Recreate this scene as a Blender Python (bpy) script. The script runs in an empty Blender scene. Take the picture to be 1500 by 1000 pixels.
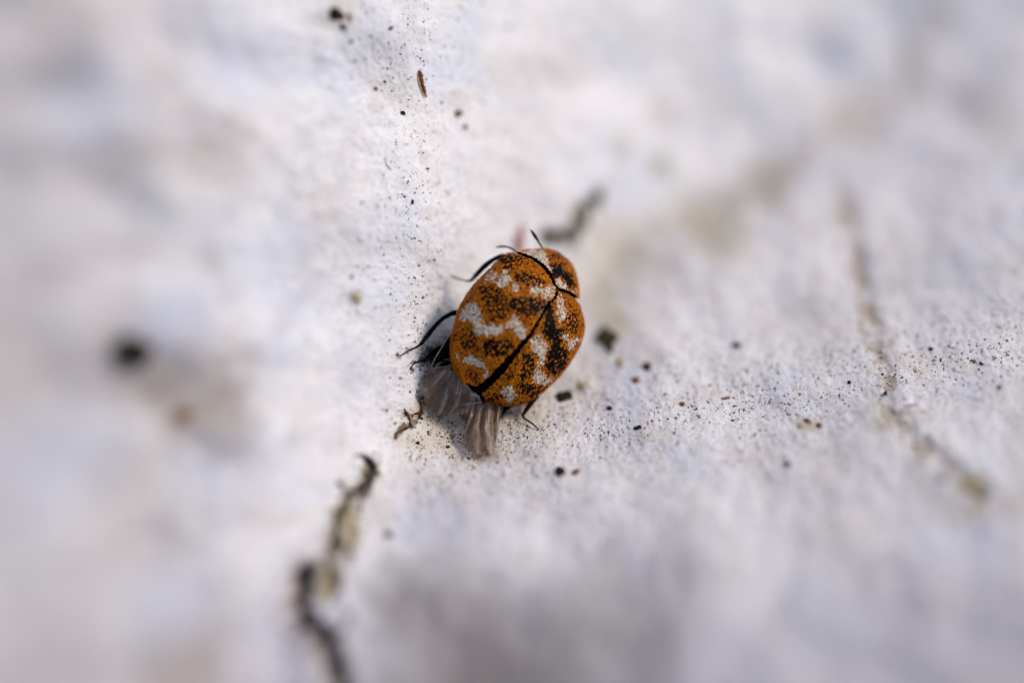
import bpy, math, random
import numpy as np
from mathutils import Vector

random.seed(7)
rng = np.random.default_rng(7)
sc = bpy.context.scene
sc.unit_settings.scale_length = 0.001          # 1 unit = 1 mm

# ------------------------------------------------------------ camera / light
D = 60.0                                        # camera to the plane of focus
S2 = math.sqrt(0.5)
cam_d = bpy.data.cameras.new("camera")
cam = bpy.data.objects.new("camera", cam_d)
sc.collection.objects.link(cam)
cam.location = (0, -D * S2, D * S2)
cam.rotation_euler = (math.radians(45), 0, 0)
cam_d.sensor_width = 36
cam_d.lens = 36 * D / 15.0
cam_d.clip_start = 1
cam_d.clip_end = 1000
cam_d.dof.use_dof = True
cam_d.dof.focus_distance = D
BLUR = 0.098                                    # blur disc per mm off the focus plane
cam_d.dof.aperture_fstop = 0.001 * cam_d.lens / (BLUR * D)
sc.camera = cam

w = bpy.data.worlds.new("World")
sc.world = w
w.use_nodes = True
nt = w.node_tree
sky = nt.nodes.new("ShaderNodeTexSky")
sky.sky_type = 'NISHITA'
sky.sun_disc = False
SUN = Vector((0.76, 0.17, 0.66)).normalized()
sky.sun_elevation = math.asin(SUN.z)
sky.sun_rotation = math.atan2(SUN.x, SUN.y)
sky.air_density = 1.0
sky.dust_density = 1.2
nt.links.new(sky.outputs[0], nt.nodes["Background"].inputs[0])
nt.nodes["Background"].inputs[1].default_value = 0.082
sun_d = bpy.data.lights.new("sun", 'SUN')
sun_d.energy = 1.5
sun_d.angle = math.radians(10)
sun_d.color = (1.0, 0.91, 0.81)
sun = bpy.data.objects.new("sun", sun_d)
sun.rotation_euler = SUN.to_track_quat('Z', 'Y').to_euler()
sc.collection.objects.link(sun)
sc.view_settings.view_transform = 'Standard'
sc.view_settings.look = 'None'
sc.view_settings.exposure = 0.68
sc.view_settings.gamma = 1.0

# ------------------------------------------------------------ helpers
def M(p):
    """focus-plane frame (u right, v up, w out) -> world"""
    p = np.asarray(p, float)
    u, v, h = p[..., 0], p[..., 1], p[..., 2]
    return np.stack([u, (v - h) * S2, (v + h) * S2], -1)

def seg_noise_grid(seed):
    r = np.random.default_rng(seed)
    a = r.random((256, 256)) * 2 * math.pi
    return np.cos(a), np.sin(a)
_G = {}
def noise(x, y, seed=0):
    if seed not in _G: _G[seed] = seg_noise_grid(seed + 100)
    gx, gy = _G[seed]
    x = np.asarray(x, float) + 71.3 + seed * 3.7; y = np.asarray(y, float) + 57.9 + seed * 1.9
    xi = np.floor(x).astype(int); yi = np.floor(y).astype(int)
    xf = x - xi; yf = y - yi
    sx = xf * xf * xf * (xf * (xf * 6 - 15) + 10); sy = yf * yf * yf * (yf * (yf * 6 - 15) + 10)
    def g(i, j, dx, dy):
        a = (xi + i) & 255; b = (yi + j) & 255
        return gx[a, b] * dx + gy[a, b] * dy
    n0 = g(0, 0, xf, yf) * (1 - sx) + g(1, 0, xf - 1, yf) * sx
    n1 = g(0, 1, xf, yf - 1) * (1 - sx) + g(1, 1, xf - 1, yf - 1) * sx
    return (n0 * (1 - sy) + n1 * sy) * 1.5
def fbm(x, y, seed=0, octv=4):
    t = 0; a = 1.0
    for k in range(octv):
        t = t + a * noise(x * 2 ** k, y * 2 ** k, seed + k); a *= 0.5
    return t
def smooth(e0, e1, x):
    t = np.clip((x - e0) / (e1 - e0), 0, 1); return t * t * (3 - 2 * t)
def px(x, y):                                   # photo position on the focus plane
    return (x - 750) / 100.0, (500 - y) / 100.0

def mesh_obj(name, verts, faces, mat, parent=None, origin=(0, 0, 0), smooth_on=True, kind=None, col=None):
    me = bpy.data.meshes.new(name)
    v = np.asarray(verts, float) - np.asarray(origin, float)
    if isinstance(faces, np.ndarray):
        n = faces.shape[1]
        me.vertices.add(len(v)); me.vertices.foreach_set("co", v.astype(np.float32).ravel())
        me.loops.add(faces.size); me.loops.foreach_set("vertex_index", faces.astype(np.int32).ravel())
        me.polygons.add(len(faces)); me.polygons.foreach_set("loop_start", np.arange(0, faces.size, n, dtype=np.int32))
        me.update(calc_edges=True)
    else:
        me.from_pydata([tuple(q) for q in v], [], faces); me.update()
    if smooth_on: me.polygons.foreach_set("use_smooth", [True] * len(me.polygons))
    if col is not None:
        ca = me.color_attributes.new("tint", 'FLOAT_COLOR', 'POINT')
        c = np.ones((len(v), 4), np.float32); c[:, :col.shape[1]] = col
        ca.data.foreach_set("color", c.ravel())
    me.materials.append(mat)
    o = bpy.data.objects.new(name, me)
    sc.collection.objects.link(o)
    if parent is not None: o.parent = parent
    else: o.location = origin
    if kind: o["kind"] = kind
    return o
def tag(o, label, cat, group=None):
    o["label"] = label; o["category"] = cat
    if group: o["group"] = group
    return o

def catmull(P, n):
    P = np.asarray(P, float)
    if len(P) == 2:
        t = np.linspace(0, 1, n)[:, None]; return P[0] * (1 - t) + P[1] * t
    Q = np.vstack([2 * P[0] - P[1], P, 2 * P[-1] - P[-2]])
    out = []
    for s in np.linspace(0, len(P) - 1 - 1e-6, n):
        i = int(s); t = s - i
        a, b, c, d = Q[i], Q[i + 1], Q[i + 2], Q[i + 3]
        out.append(0.5 * (2 * b + (c - a) * t + (2 * a - 5 * b + 4 * c - d) * t * t + (3 * b - a - 3 * c + d) * t ** 3))
    return np.array(out)
def tube(path, rad, n=8, flat=1.0):
    path = np.asarray(path, float); rad = np.asarray(rad, float)
    V = []; F = []
    up = np.array([0.1, 0.2, 1.0])
    for i, p in enumerate(path):
        t = path[min(i + 1, len(path) - 1)] - path[max(i - 1, 0)]
        t = t / (np.linalg.norm(t) + 1e-9)
        x = np.cross(t, up); x /= (np.linalg.norm(x) + 1e-9); y = np.cross(x, t)
        for k in range(n):
            a = 2 * math.pi * k / n
            V.append(p + rad[i] * (math.cos(a) * x + flat * math.sin(a) * y))
    for i in range(len(path) - 1):
        for k in range(n):
            F.append((i * n + k, i * n + (k + 1) % n, (i + 1) * n + (k + 1) % n, (i + 1) * n + k))
    F.append(tuple(range(n))[::-1]); F.append(tuple((len(path) - 1) * n + k for k in range(n)))
    return V, F
def merge(parts):
    V = []; F = []
    for v, f in parts:
        o = len(V); V += list(v); F += [tuple(i + o for i in q) for q in f]
    return V, F

# icosphere data, used for grains
import bmesh
def ico(sub):
    bm = bmesh.new(); bmesh.ops.create_icosphere(bm, subdivisions=sub, radius=1)
    v = np.array([q.co[:] for q in bm.verts]); f = np.array([[x.index for x in q.verts] for q in bm.faces]); bm.free()
    return v, f
ICO1 = ico(1); ICO2 = ico(2); ICO3 = ico(3)

# ------------------------------------------------------------ materials
def new_mat(name):
    m = bpy.data.materials.new(name); m.use_nodes = True
    return m, m.node_tree, m.node_tree.nodes["Principled BSDF"]
def N(nt, t, **k):
    n = nt.nodes.new(t)
    for a, b in k.items(): setattr(n, a, b)
    return n
def geo_pos(nt):
    return N(nt, "ShaderNodeTexCoord").outputs["Object"]
def noise_node(nt, scale, detail=4, rough=.55):
    n = N(nt, "ShaderNodeTexNoise"); n.inputs["Scale"].default_value = scale
    n.inputs["Detail"].default_value = detail; n.inputs["Roughness"].default_value = rough
    nt.links.new(geo_pos(nt), n.inputs["Vector"]); return n
def ramp(nt, src, pts):
    r = N(nt, "ShaderNodeValToRGB")
    while len(r.color_ramp.elements) < len(pts): r.color_ramp.elements.new(0.5)
    for e, (p, c) in zip(r.color_ramp.elements, pts):
        e.position = p; e.color = (*c, 1)
    nt.links.new(src, r.inputs[0]); return r
def mul(nt, a, b, fac=1.0, mode='MULTIPLY'):
    m = N(nt, "ShaderNodeMix", data_type='RGBA', blend_type=mode)
    m.inputs[0].default_value = fac
    nt.links.new(a, m.inputs[6]); nt.links.new(b, m.inputs[7]); return m.outputs[2]

# painted plaster
m_paint, nt, bs = new_mat("weathered_white_paint")
att = N(nt, "ShaderNodeVertexColor", layer_name="tint")
n1 = noise_node(nt, 5.0, 5, .6); r1 = ramp(nt, n1.outputs[0], [(0.3, (.90, .89, .89)), (0.62, (1, 1, 1))])
n2 = noise_node(nt, 34.0, 4, .65); r2 = ramp(nt, n2.outputs[0], [(0.27, (.60, .57, .55)), (0.41, (1, 1, 1))])
c = mul(nt, att.outputs[0], r1.outputs[0]); c = mul(nt, c, r2.outputs[0], .8)
nt.links.new(c, bs.inputs["Base Color"])
bs.inputs["Roughness"].default_value = .62
bs.inputs["Specular IOR Level"].default_value = .35
b1 = N(nt, "ShaderNodeBump"); b1.inputs["Strength"].default_value = .4; b1.inputs["Distance"].default_value = .05
nb = noise_node(nt, 13.0, 6, .62); nt.links.new(nb.outputs[0], b1.inputs["Height"])
b2 = N(nt, "ShaderNodeBump"); b2.inputs["Strength"].default_value = .4; b2.inputs["Distance"].default_value = .015
nb2 = noise_node(nt, 60.0, 3, .6); nt.links.new(nb2.outputs[0], b2.inputs["Height"])
nt.links.new(b1.outputs[0], b2.inputs["Normal"]); nt.links.new(b2.outputs[0], bs.inputs["Normal"])

def attr_mat(name, rough=.8, spec=.2, bump=0.0, bscale=40):
    m, nt, bs = new_mat(name)
    a = N(nt, "ShaderNodeVertexColor", layer_name="tint")
    n = noise_node(nt, bscale, 3); r = ramp(nt, n.outputs[0], [(.3, (.75, .75, .75)), (.7, (1.15, 1.12, 1.1))])
    nt.links.new(mul(nt, a.outputs[0], r.outputs[0]), bs.inputs["Base Color"])
    bs.inputs["Roughness"].default_value = rough; bs.inputs["Specular IOR Level"].default_value = spec
    if bump:
        b = N(nt, "ShaderNodeBump"); b.inputs["Strength"].default_value = bump; b.inputs["Distance"].default_value = .02
        nt.links.new(n.outputs[0], b.inputs["Height"]); nt.links.new(b.outputs[0], bs.inputs["Normal"])
    return m
m_grain = attr_mat("grit", .9, .05, .4)
m_scale = attr_mat("beetle_scales", .5, .07, 0, 90)
def plain_mat(name, c1, c2, rough=.5, spec=.4, scale=20, bump=.3):
    m, nt, bs = new_mat(name)
    n = noise_node(nt, scale, 4); r = ramp(nt, n.outputs[0], [(.35, c1), (.65, c2)])
    nt.links.new(r.outputs[0], bs.inputs["Base Color"])
    bs.inputs["Roughness"].default_value = rough; bs.inputs["Specular IOR Level"].default_value = spec
    b = N(nt, "ShaderNodeBump"); b.inputs["Strength"].default_value = bump; b.inputs["Distance"].default_value = .01
    nt.links.new(n.outputs[0], b.inputs["Height"]); nt.links.new(b.outputs[0], bs.inputs["Normal"])
    return m
m_black = plain_mat("black_chitin", (.003, .002, .002), (.005, .004, .004), .42, .07, 30)
m_cuticle = plain_mat("dark_cuticle", (.003, .002, .0015), (.006, .003, .002), .7, .0, 40, 0)
m_eye = plain_mat("eye", (.004, .003, .003), (.01, .008, .007), .15, .6, 80, .1)
m_crumb_dark = plain_mat("dark_soil", (.007, .005, .004), (.035, .024, .016), .9, .1, 14, .8)
m_crumb_olive = plain_mat("olive_soil", (.02, .016, .008), (.09, .07, .035), .9, .1, 14, .8)
m_crumb_brown = plain_mat("brown_soil", (.10, .045, .02), (.28, .15, .07), .9, .1, 18, .8)
m_crumb_tan = plain_mat("tan_soil", (.30, .24, .12), (.5, .42, .25), .9, .1, 18, .8)
m_wood = plain_mat("splinter_wood", (.10, .03, .008), (.30, .11, .03), .7, .2, 30, .8)
m_pale = plain_mat("splinter_edge", (.45, .30, .18), (.7, .5, .33), .7, .2, 30, .5)
m_purple = plain_mat("purple_fibre", (.22, .09, .22), (.38, .18, .38), .6, .3, 20)
m_moss = plain_mat("moss", (.012, .012, .004), (.09, .09, .03), .8, .2, 10)
m_root = plain_mat("root", (.03, .016, .008), (.14, .06, .025), .85, .1, 16, .8)

def membrane(name, rough=.32):
    m, nt, bs = new_mat(name)
    at_ = N(nt, "ShaderNodeVertexColor", layer_name="tint")
    n = noise_node(nt, 16, 4); r = ramp(nt, n.outputs[0], [(.3, (.65, .62, .6)), (.7, (1.2, 1.2, 1.2))])
    cc = mul(nt, at_.outputs[0], r.outputs[0])
    nt.links.new(cc, bs.inputs["Base Color"])
    bs.inputs["Roughness"].default_value = rough; bs.inputs["Specular IOR Level"].default_value = .8
    b = N(nt, "ShaderNodeBump"); b.inputs["Strength"].default_value = .5; b.inputs["Distance"].default_value = .03
    nt.links.new(n.outputs[0], b.inputs["Height"]); nt.links.new(b.outputs[0], bs.inputs["Normal"])
    tl = N(nt, "ShaderNodeBsdfTranslucent"); nt.links.new(cc, tl.inputs[0])
    tp = N(nt, "ShaderNodeBsdfTransparent"); tp.inputs[0].default_value = (.86, .80, .77, 1)
    m1 = N(nt, "ShaderNodeMixShader"); m1.inputs[0].default_value = .35
    m2 = N(nt, "ShaderNodeMixShader"); nt.links.new(at_.outputs[1], m2.inputs[0])
    nt.links.new(bs.outputs[0], m1.inputs[1]); nt.links.new(tl.outputs[0], m1.inputs[2])
    nt.links.new(tp.outputs[0], m2.inputs[1]); nt.links.new(m1.outputs[0], m2.inputs[2])
    nt.links.new(m2.outputs[0], nt.nodes["Material Output"].inputs[0])
    return m
m_wing = membrane("wing_membrane")
m_vein = plain_mat("wing_vein", (.30, .23, .20), (.50, .42, .38), .4, .5, 20)
m_darkvein = plain_mat("wing_vein_dark", (.05, .035, .03), (.10, .07, .06), .4, .5, 20)
m_pink = m_wing

# ------------------------------------------------------------ the surface
KA, KB = 1.2, 1.42
def base_h(u, v):
    d = u + 1.5
    dp = np.clip(d, 0, 8.5)
    zA = np.where(d < 0, -d * KA * 0.92, -(1.45 * dp - 0.080 * dp * dp) - .1 * np.clip(d - 8.5, 0, None))
    zA = zA + 0.62 * np.minimum(.7 * np.logaddexp(0, (-1.5 - v) / .7), 4.5)
    up = np.clip(u + 1.1, -3, 12); vB = -1.50 + 0.07 * up + .0107 * up * np.abs(up)
    e = v - vB
    zB = -KB * e
    zB = zB + np.where(e < -2.2, -0.18 * (e + 2.2) ** 2, 0) * smooth(-2.6, -1, u)*smooth(5.0, 2.0, u) 
    k = 0.85
    hh = np.clip(0.5 + 0.5 * (zA - zB) / k, 0, 1)
    return zB * (1 - hh) + zA * hh + k * hh * (1 - hh), zA, zB

CRK = {}
def height(u, v, detail=True):
    z, zA, zB = base_h(u, v)
    far = smooth(16, 9, np.abs(u)) * smooth(13, 7, np.abs(v))
    z = z + (0.26 * noise(u / 2.6, v / 2.2, 3) + (0.10 + .10 * smooth(-1.8, -3.5, u) + .06 * smooth(-1.5, -3.5, v)) * noise(u / 1.1, v / 1.0, 4)) * far * smooth(.3, 2.0, np.hypot(u, v - .1))
    z = z + (0.032 * noise(u / .34, v / .34, 5) + .011 * noise(u / .17, v / .17, 6)) * far
    if detail:
        z = z + (0.010 * noise(u / .075, v / .075, 8) + .006 * noise(u / .038, v / .038, 9)) * far
        z = z - .016 * smooth(.42, .75, noise(u / .060, v / .060, 14)) * far + .028 * noise(u / .62, v / .62, 15) * far + .010 * smooth(.2, .6, noise(u / .11, v / .09, 16)) * far
        for pts, wd, dep in CRK.get('g', []):
            dd = polydist(u, v, pts)
            ww = wd * (1 + .45 * noise(u / .16, v / .16, 12))
            z = z - dep * np.exp(-(dd / ww) ** 2) + .22 * dep * np.exp(-((dd - 2.0 * ww) / (1.1 * ww)) ** 2)
    return z
def polydist(u, v, pts):
    best = np.full(np.shape(u), 1e9)
    u = u + .06 * noise(u / .30, v / .30, 71) + .05 * noise(u / .18, v / .18, 73); v = v + .06 * noise(u / .30, v / .30, 72) + .05 * noise(u / .18, v / .18, 74)
    u, v = u + .045 * noise(u / .11, v / .11, 61) + .03 * noise(u / .05, v / .05, 63), v + .045 * noise(u / .11, v / .11, 62) + .03 * noise(u / .05, v / .05, 64)
    for (a, b) in zip(pts[:-1], pts[1:]):
        ax, ay = a; dx, dy = b[0] - ax, b[1] - ay
        t = np.clip(((u - ax) * dx + (v - ay) * dy) / (dx * dx + dy * dy + 1e-12), 0, 1)
        best = np.minimum(best, np.hypot(u - ax - t * dx, v - ay - t * dy))
    return best
def on_ground(x, y, lift=0.0):
    """point of the surface that the photograph shows at (x, y)"""
    U, V = px(x, y); h = 0.0; u, v = U, V
    for _ in range(12):
        u = U * (D - h) / D; v = V * (D - h) / D
        h = float(height(np.array(u), np.array(v), False))
    return np.array([u, v, h + lift])
def gp(pts):
    return [tuple(on_ground(*p)[:2]) for p in pts]
def at(x, y, h):
    """point at height h over the focus plane that the photograph shows at (x, y)"""
    U, V = px(x, y); s = (D - h) / D
    return np.array([U * s, V * s, h])

cr1 = gp([(538, 674), (540, 697), (530, 716), (517, 728), (497, 752), (486, 780), (491, 797), (482, 822), (487, 850), (482, 872)])
cr3b = gp([(866, 290), (874, 276), (884, 268)]) + gp([(842, 340), (846, 356), (838, 372)])
cr2b = gp([(452, 912), (440, 925), (424, 932)])
cr2c = gp([(474, 946), (492, 938), (508, 918), (512, 900)])
cr1c = gp([(524, 733), (518, 755), (517, 782), (510, 808), (494, 832), (486, 862)])
crease = gp([(1392, -30), (1372, 30), (1345, 80), (1320, 140), (1245, 178), (1150, 250), (1060, 312), (960, 335), (885, 400)])
cr1b = gp([(494, 708), (504, 724), (517, 728)])
cr2 = gp([(449, 838), (438, 862), (437, 888), (454, 912), (468, 934), (478, 950), (488, 975), (496, 1000), (506, 1040), (500, 1100)])
cr3 = gp([(874, 282), (862, 302), (850, 318), (842, 334), (838, 348), (826, 353), (814, 349), (802, 350)])
crk4 = gp([(1236, 290), (1250, 350), (1262, 400), (1270, 440), (1280, 490), (1292, 525), (1297, 560), (1304, 600), (1330, 635), (1355, 655), (1385, 680), (1415, 705), (1442, 728)])
crk5 = gp([(577, 642), (583, 634), (592, 628), (600, 625), (598, 612), (593, 602)])
crk6 = gp([(604, 625), (611, 616), (618, 606), (617, 592), (614, 575)])
ds = gp([(1330, 150), (1345, 80), (1380, 20), (1400, -40)])
CRK['g'] = [(cr1, .07, .16), (cr1b, .03, .08), (cr1c, .035, .07), (cr2, .12, .30), (cr2b, .05, .12), (cr2c, .05, .10), (cr3, .08, .14), (crk4, .12, .06), (crk5, .022, .03), (crk6, .025, .03)]

def axis_coords(lo, hi, segs):
    """segs: list of (start, end, step)"""
    out = []
    for a, b, s in segs: out.append(np.arange(a, b, s))
    return np.concatenate(out + [[segs[-1][1]]])
uc = axis_coords(0, 0, [(-60, -20, 4), (-20, -8.8, .5), (-8.8, -2.6, .04), (-2.6, 2.4, .0145), (2.4, 8.8, .0185), (8.8, 20, .5), (20, 60, 4)])
vc = axis_coords(0, 0, [(-40, -16, 3), (-16, -6, .4), (-6, -2.6, .035), (-2.6, 1.2, .015), (1.2, 5.8, .025), (5.8, 16, .4), (16, 60, 4)])
U, V = np.meshgrid(uc, vc)
H = height(U, V)
nu, nv = len(uc), len(vc)

WHITE = np.array([.79, .765, .775])
col = np.ones((nv, nu, 3)) * WHITE
def lay(mask, c, amt=1.0):
    global col
    m = np.clip(mask * np.asarray(amt), 0, 1)[..., None]
    col = col * (1 - m) + np.array(c) * m
def blob(x, y, r, soft=.5, ry=None):
    g = on_ground(x, y)
    ry = ry or r
    d = np.hypot((U - g[0]) / (r / 100), (V - g[1]) / (ry / 100)) + .35 * noise(U / .3, V / .3, 21)
    return smooth(1 + soft, 1 - soft, d)
lay(smooth(.45, .78, noise(U / .060, V / .060, 14)), (.42, .38, .35), .5)
# broad weathering: warm and bluish mottling
lay(smooth(.05, .7, fbm(U / 1.5, V / 1.5, 30, 3)), (.66, .61, .57), .5)
lay(smooth(.05, .7, fbm(U / 1.2, V / 1.3, 34, 3)), (.62, .65, .76), .5)
lay(smooth(.30, .8, fbm(U / .55, V / .55, 38, 3)), (.58, .50, .44), .35)
lay(smooth(.25, .8, fbm(U / .16, V / .16, 42, 3)), (.62, .58, .55), .28)
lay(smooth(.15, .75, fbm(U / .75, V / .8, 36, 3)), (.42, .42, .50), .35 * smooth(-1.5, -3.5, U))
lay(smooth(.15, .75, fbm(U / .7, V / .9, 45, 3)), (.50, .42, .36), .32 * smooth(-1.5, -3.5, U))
# left side of the wall painted darker, standing in for vignetting
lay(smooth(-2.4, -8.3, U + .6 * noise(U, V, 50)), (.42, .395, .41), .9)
lay(smooth(-1.5, -5.5, V + .7 * noise(U / 1.6, V / 1.6, 51)), (.45, .43, .49), .75)  # bottom toned down likewise, light falloff put into the colour

for x, y, r, a in [(200, 525, 70, .5), (100, 115, 35, .45), (90, 60, 60, .3), (165, 235, 45, .3), (250, 165, 60, .2), (320, 230, 45, .25), (270, 612, 34, .75), (300, 560, 60, .4),
                   (330, 640, 40, .7), (318, 590, 30, .5), (240, 545, 40, .5), (20, 540, 60, .3), (50, 720, 60, .25), (200, 720, 60, .25), (280, 900, 60, .35), (270, 985, 60, .6), (90, 960, 80, .3), (230, 800, 50, .3), (350, 720, 50, .2)]:
    lay(blob(x, y, r, .8), (.33, .28, .25), min(1, a * 1.3))
for x, y, r, a in [(250, 470, 50, .5), (130, 150, 60, .4), (370, 90, 60, .4), (330, 700, 60, .35), (250, 880, 50, .4), (350, 380, 50, .3), (560, 380, 60, .2), (70, 690, 70, .4), (560, 60, 60, .25)]:
    lay(blob(x, y, r, .8), (.48, .53, .68), a)
# mossy stains on the ledge behind the beetle
for x, y, r, a in [(1050, 320, 42, .55), (1130, 265, 38, .55), (1000, 300, 34, .4), (1240, 175, 45, .55), (970, 240, 22, .7), (1060, 355, 40, .5), (1120, 270, 34, .5), (1020, 330, 30, .5), (895, 470, 22, .6), (880, 440, 30, .35),
                   (1440, 145, 40, .25), (1250, 320, 24, .4), (910, 215, 16, .4), (905, 260, 10, .3),  (895, 385, 45, .3), (930, 350, 40, .25)]:
    lay(blob(x, y, r, .9), (.36, .32, .22) if x < 1200 else (.40, .34, .31), a)
for pts, wd, c_, a in [(cr1, .17, (.30, .23, .14), .6), (cr2, .24, (.30, .22, .15), .55), (crk4, .26, (.54, .49, .46), .55), (crk4, .15, (.42, .345, .29), .75), (cr3, .17, (.28, .24, .16), .75), (crease, .32, (.56, .49, .42), .32), (crease, .16, (.46, .38, .30), .36),
                       (cr1, .050, (.07, .045, .025), .95), (cr1b, .045, (.12, .08, .05), .9), (cr1c, .045, (.10, .07, .03), .8), (cr2, .098, (.035, .018, .012), 1.0), (cr2b, .05, (.06, .035, .02), .9), (cr2c, .05, (.06, .035, .02), .9), (cr3, .095, (.04, .031, .02), 1.0), (cr3b, .06, (.06, .045, .03), .85),
                       (crk5, .035, (.13, .07, .035), .9), (crk6, .045, (.09, .055, .03), .9)]:
    dd = polydist(U, V, pts)
    lay(((.25 + .9 * smooth(-.45, .05, noise(U / .16, V / .16, 69) + .4 * noise(U / .07, V / .07, 70))) if wd < .15 else 1) * (1 if wd < .07 or pts is cr2 or (pts is cr3 and wd < .15) else (.35 + .85 * smooth(-.35, .5, noise(U / .30, V / .30, 68)))) * smooth(1.35, .45, dd / wd / (1 + .75 * noise(U / .27, V / .27, 66)) + .6 * noise(U / .12, V / .12, 60) + .3 * noise(U / .05, V / .05, 67)), c_, a)
# cream and ochre dirt gathered in the corner round the tail and along the groove
for x, y, r, ry, a, c_ in [(665, 625, 60, 42, .75, (.62, .52, .37)), (628, 590, 14, 30, .5, (.42, .36, .20)), (770, 612, 35, 26, .6, (.58, .50, .36)), (880, 400, 45, 90, .5, (.66, .58, .46)), (835, 560, 45, 40, .45, (.60, .55, .42)),
                       (512, 778, 16, 34, .8, (.42, .34, .19)), (478, 850, 15, 26, .75, (.45, .37, .22)), (1425, 712, 22, 16, .8, (.38, .30, .16)), (1290, 600, 20, 20, .5, (.45, .42, .33)),
                       (1430, 745, 60, 20, .4, (.55, .45, .33)), (1185, 622, 14, 9, .6, (.45, .33, .15)), (720, 665, 40, 12, .5, (.5, .42, .26)), (632, 520, 26, 16, .6, (.25, .24, .14)),
                       (500, 25, 20, 20, .5, (.55, .44, .34)), (520, 436, 10, 12, .7, (.40, .34, .32)), (604, 640, 20, 14, .5, (.62, .54, .42))]:
    lay(blob(x, y, r, .7, ry), c_, a)
# darker grey front of the ledge, bottom of the picture
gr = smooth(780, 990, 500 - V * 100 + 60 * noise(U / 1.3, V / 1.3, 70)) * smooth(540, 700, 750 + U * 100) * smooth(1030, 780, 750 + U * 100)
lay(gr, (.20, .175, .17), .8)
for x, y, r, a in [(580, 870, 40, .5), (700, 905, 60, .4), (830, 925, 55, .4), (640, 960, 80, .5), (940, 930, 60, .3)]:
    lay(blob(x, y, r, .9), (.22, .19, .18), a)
P = M(np.stack([U, V, H], -1)).reshape(-1, 3)
idx = np.arange(nu * nv).reshape(nv, nu)
F = np.stack([idx[:-1, :-1], idx[:-1, 1:], idx[1:, 1:], idx[1:, :-1]], -1).reshape(-1, 4)
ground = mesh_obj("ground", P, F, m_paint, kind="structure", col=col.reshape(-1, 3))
ground["label"] = "rough white painted masonry corner with cracks and grime"

# ------------------------------------------------------------ grit, uncountable
PAL = np.array([[.010, .009, .011], [.018, .014, .012], [.05, .03, .02], [.16, .08, .035], [.30, .19, .07], [.42, .36, .12], [.16, .15, .17], [.30, .27, .25]])
def scatter(n, ufn, prob, rlo, rhi, name, zf=.45, sig=.56):
    V0, F0 = ICO1
    L = []
    while len(L) < n:
        u, v = ufn()
        if random.random() < prob(u, v): L.append((u, v))
    L = np.array(L)
    nn = len(L)
    h = height(L[:, 0], L[:, 1])
    e = .02
    hx = (height(L[:, 0] + e, L[:, 1], False) - h) / e * 0; 
    r = np.exp(rng.normal(math.log(rlo), sig, nn)).clip(.004, rhi)
    c = PAL[rng.choice(len(PAL), nn, p=[.06, .08, .14, .18, .17, .13, .11, .13])] * rng.uniform(.7, 1.3, (nn, 1))
    sh = V0[None] * r[:, None, None] * rng.uniform(.6, 1.35, (nn, len(V0), 1)) * np.stack([rng.uniform(.7, 1.7, nn), rng.uniform(.6, 1.1, nn), np.full(nn, zf)], -1)[:, None]
    a = rng.uniform(0, 2 * math.pi, nn)
    x = sh[..., 0] * np.cos(a)[:, None] - sh[..., 1] * np.sin(a)[:, None]
    y = sh[..., 0] * np.sin(a)[:, None] + sh[..., 1] * np.cos(a)[:, None]
    # lie on the slope
    e = .05
    gx = (height(L[:, 0] + e, L[:, 1], False) - height(L[:, 0] - e, L[:, 1], False)) / (2 * e)
    gy = (height(L[:, 0], L[:, 1] + e, False) - height(L[:, 0], L[:, 1] - e, False)) / (2 * e)
    z = sh[..., 2] + x * gx[:, None] + y * gy[:, None] + h[:, None] + (r * zf * .25)[:, None]
    Pp = M(np.stack([x + L[:, :1], y + L[:, 1:2], z], -1)).reshape(-1, 3)
    Ff = (F0[None] + (np.arange(nn) * len(V0))[:, None, None]).reshape(-1, 3)
    o = mesh_obj(name, Pp, Ff, m_grain, kind="stuff", smooth_on=False, col=np.repeat(c, len(V0), 0))
    return o
def band(u, v):
    x = 750 + 100 * u; y = 500 - 100 * v
    cl = .5 + .5 * float(noise(u / .55, v / .4, 80)) + .3 * float(noise(u / .2, v / .2, 81))
    p = .10
    uu = u + 1.1; yf = 645 - 7 * uu - 1.07 * uu * abs(uu)
    if x > 600: p = max(p, .95 * math.exp(-((y - yf + 10) / 95) ** 2))
    if y < 640: p = max(p, .38 * math.exp(-((x - 615) / 75) ** 2))
    if y < 640 and y > 400: p = max(p, .85 * math.exp(-((x - 622) / 32) ** 2))
    if (x - 690) ** 2 + (y - 640) ** 2 < 95 ** 2: p = max(p, .95)
    return p * max(0, cl)
o = scatter(11500, lambda: (random.uniform(-3.2, 7.9), random.uniform(-3.6, 5.2)), band, .0062, .018, "fine_grit")
tag(o, "fine dark, brown and ochre grit scattered over the white paint", "grit")
o2 = scatter(1200, lambda: (random.uniform(-1.9, .9), random.uniform(-2.1, .6)), lambda u, v: max(0, .3 + float(noise(u / .25, v / .25, 90))) * math.exp(-((u + .8) ** 2 + (v + 1.15) ** 2) / .5) , .0075, .024, "corner_dirt", sig=.5)
tag(o2, "crumbly dark dirt gathered in the corner under the beetle's tail", "dirt")
o3 = scatter(700, lambda: (random.uniform(-8.3, 8.3), random.uniform(-5.6, 5.6)), lambda u, v: 1, .012, .030, "coarse_grit", sig=.35)
tag(o3, "sparse coarse grit spread over the whole painted surface", "grit")

CP = [np.array(c_) for c_ in (cr1, cr2, cr3, crk4, cr1c)]
def near_crack():
    P_ = random.choices(CP, [3, 4, 2, 1, 1])[0]; i = random.randrange(len(P_) - 1); t = random.random()
    p = P_[i] * (1 - t) + P_[i + 1] * t
    return p[0] + random.gauss(0, .085), p[1] + random.gauss(0, .085)
o4 = scatter(600, near_crack, lambda u, v: 1, .014, .045, "crack_dirt", zf=.7, sig=.5)
tag(o4, "dark and ochre crumbs packed along the cracks and the groove", "dirt")
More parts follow.
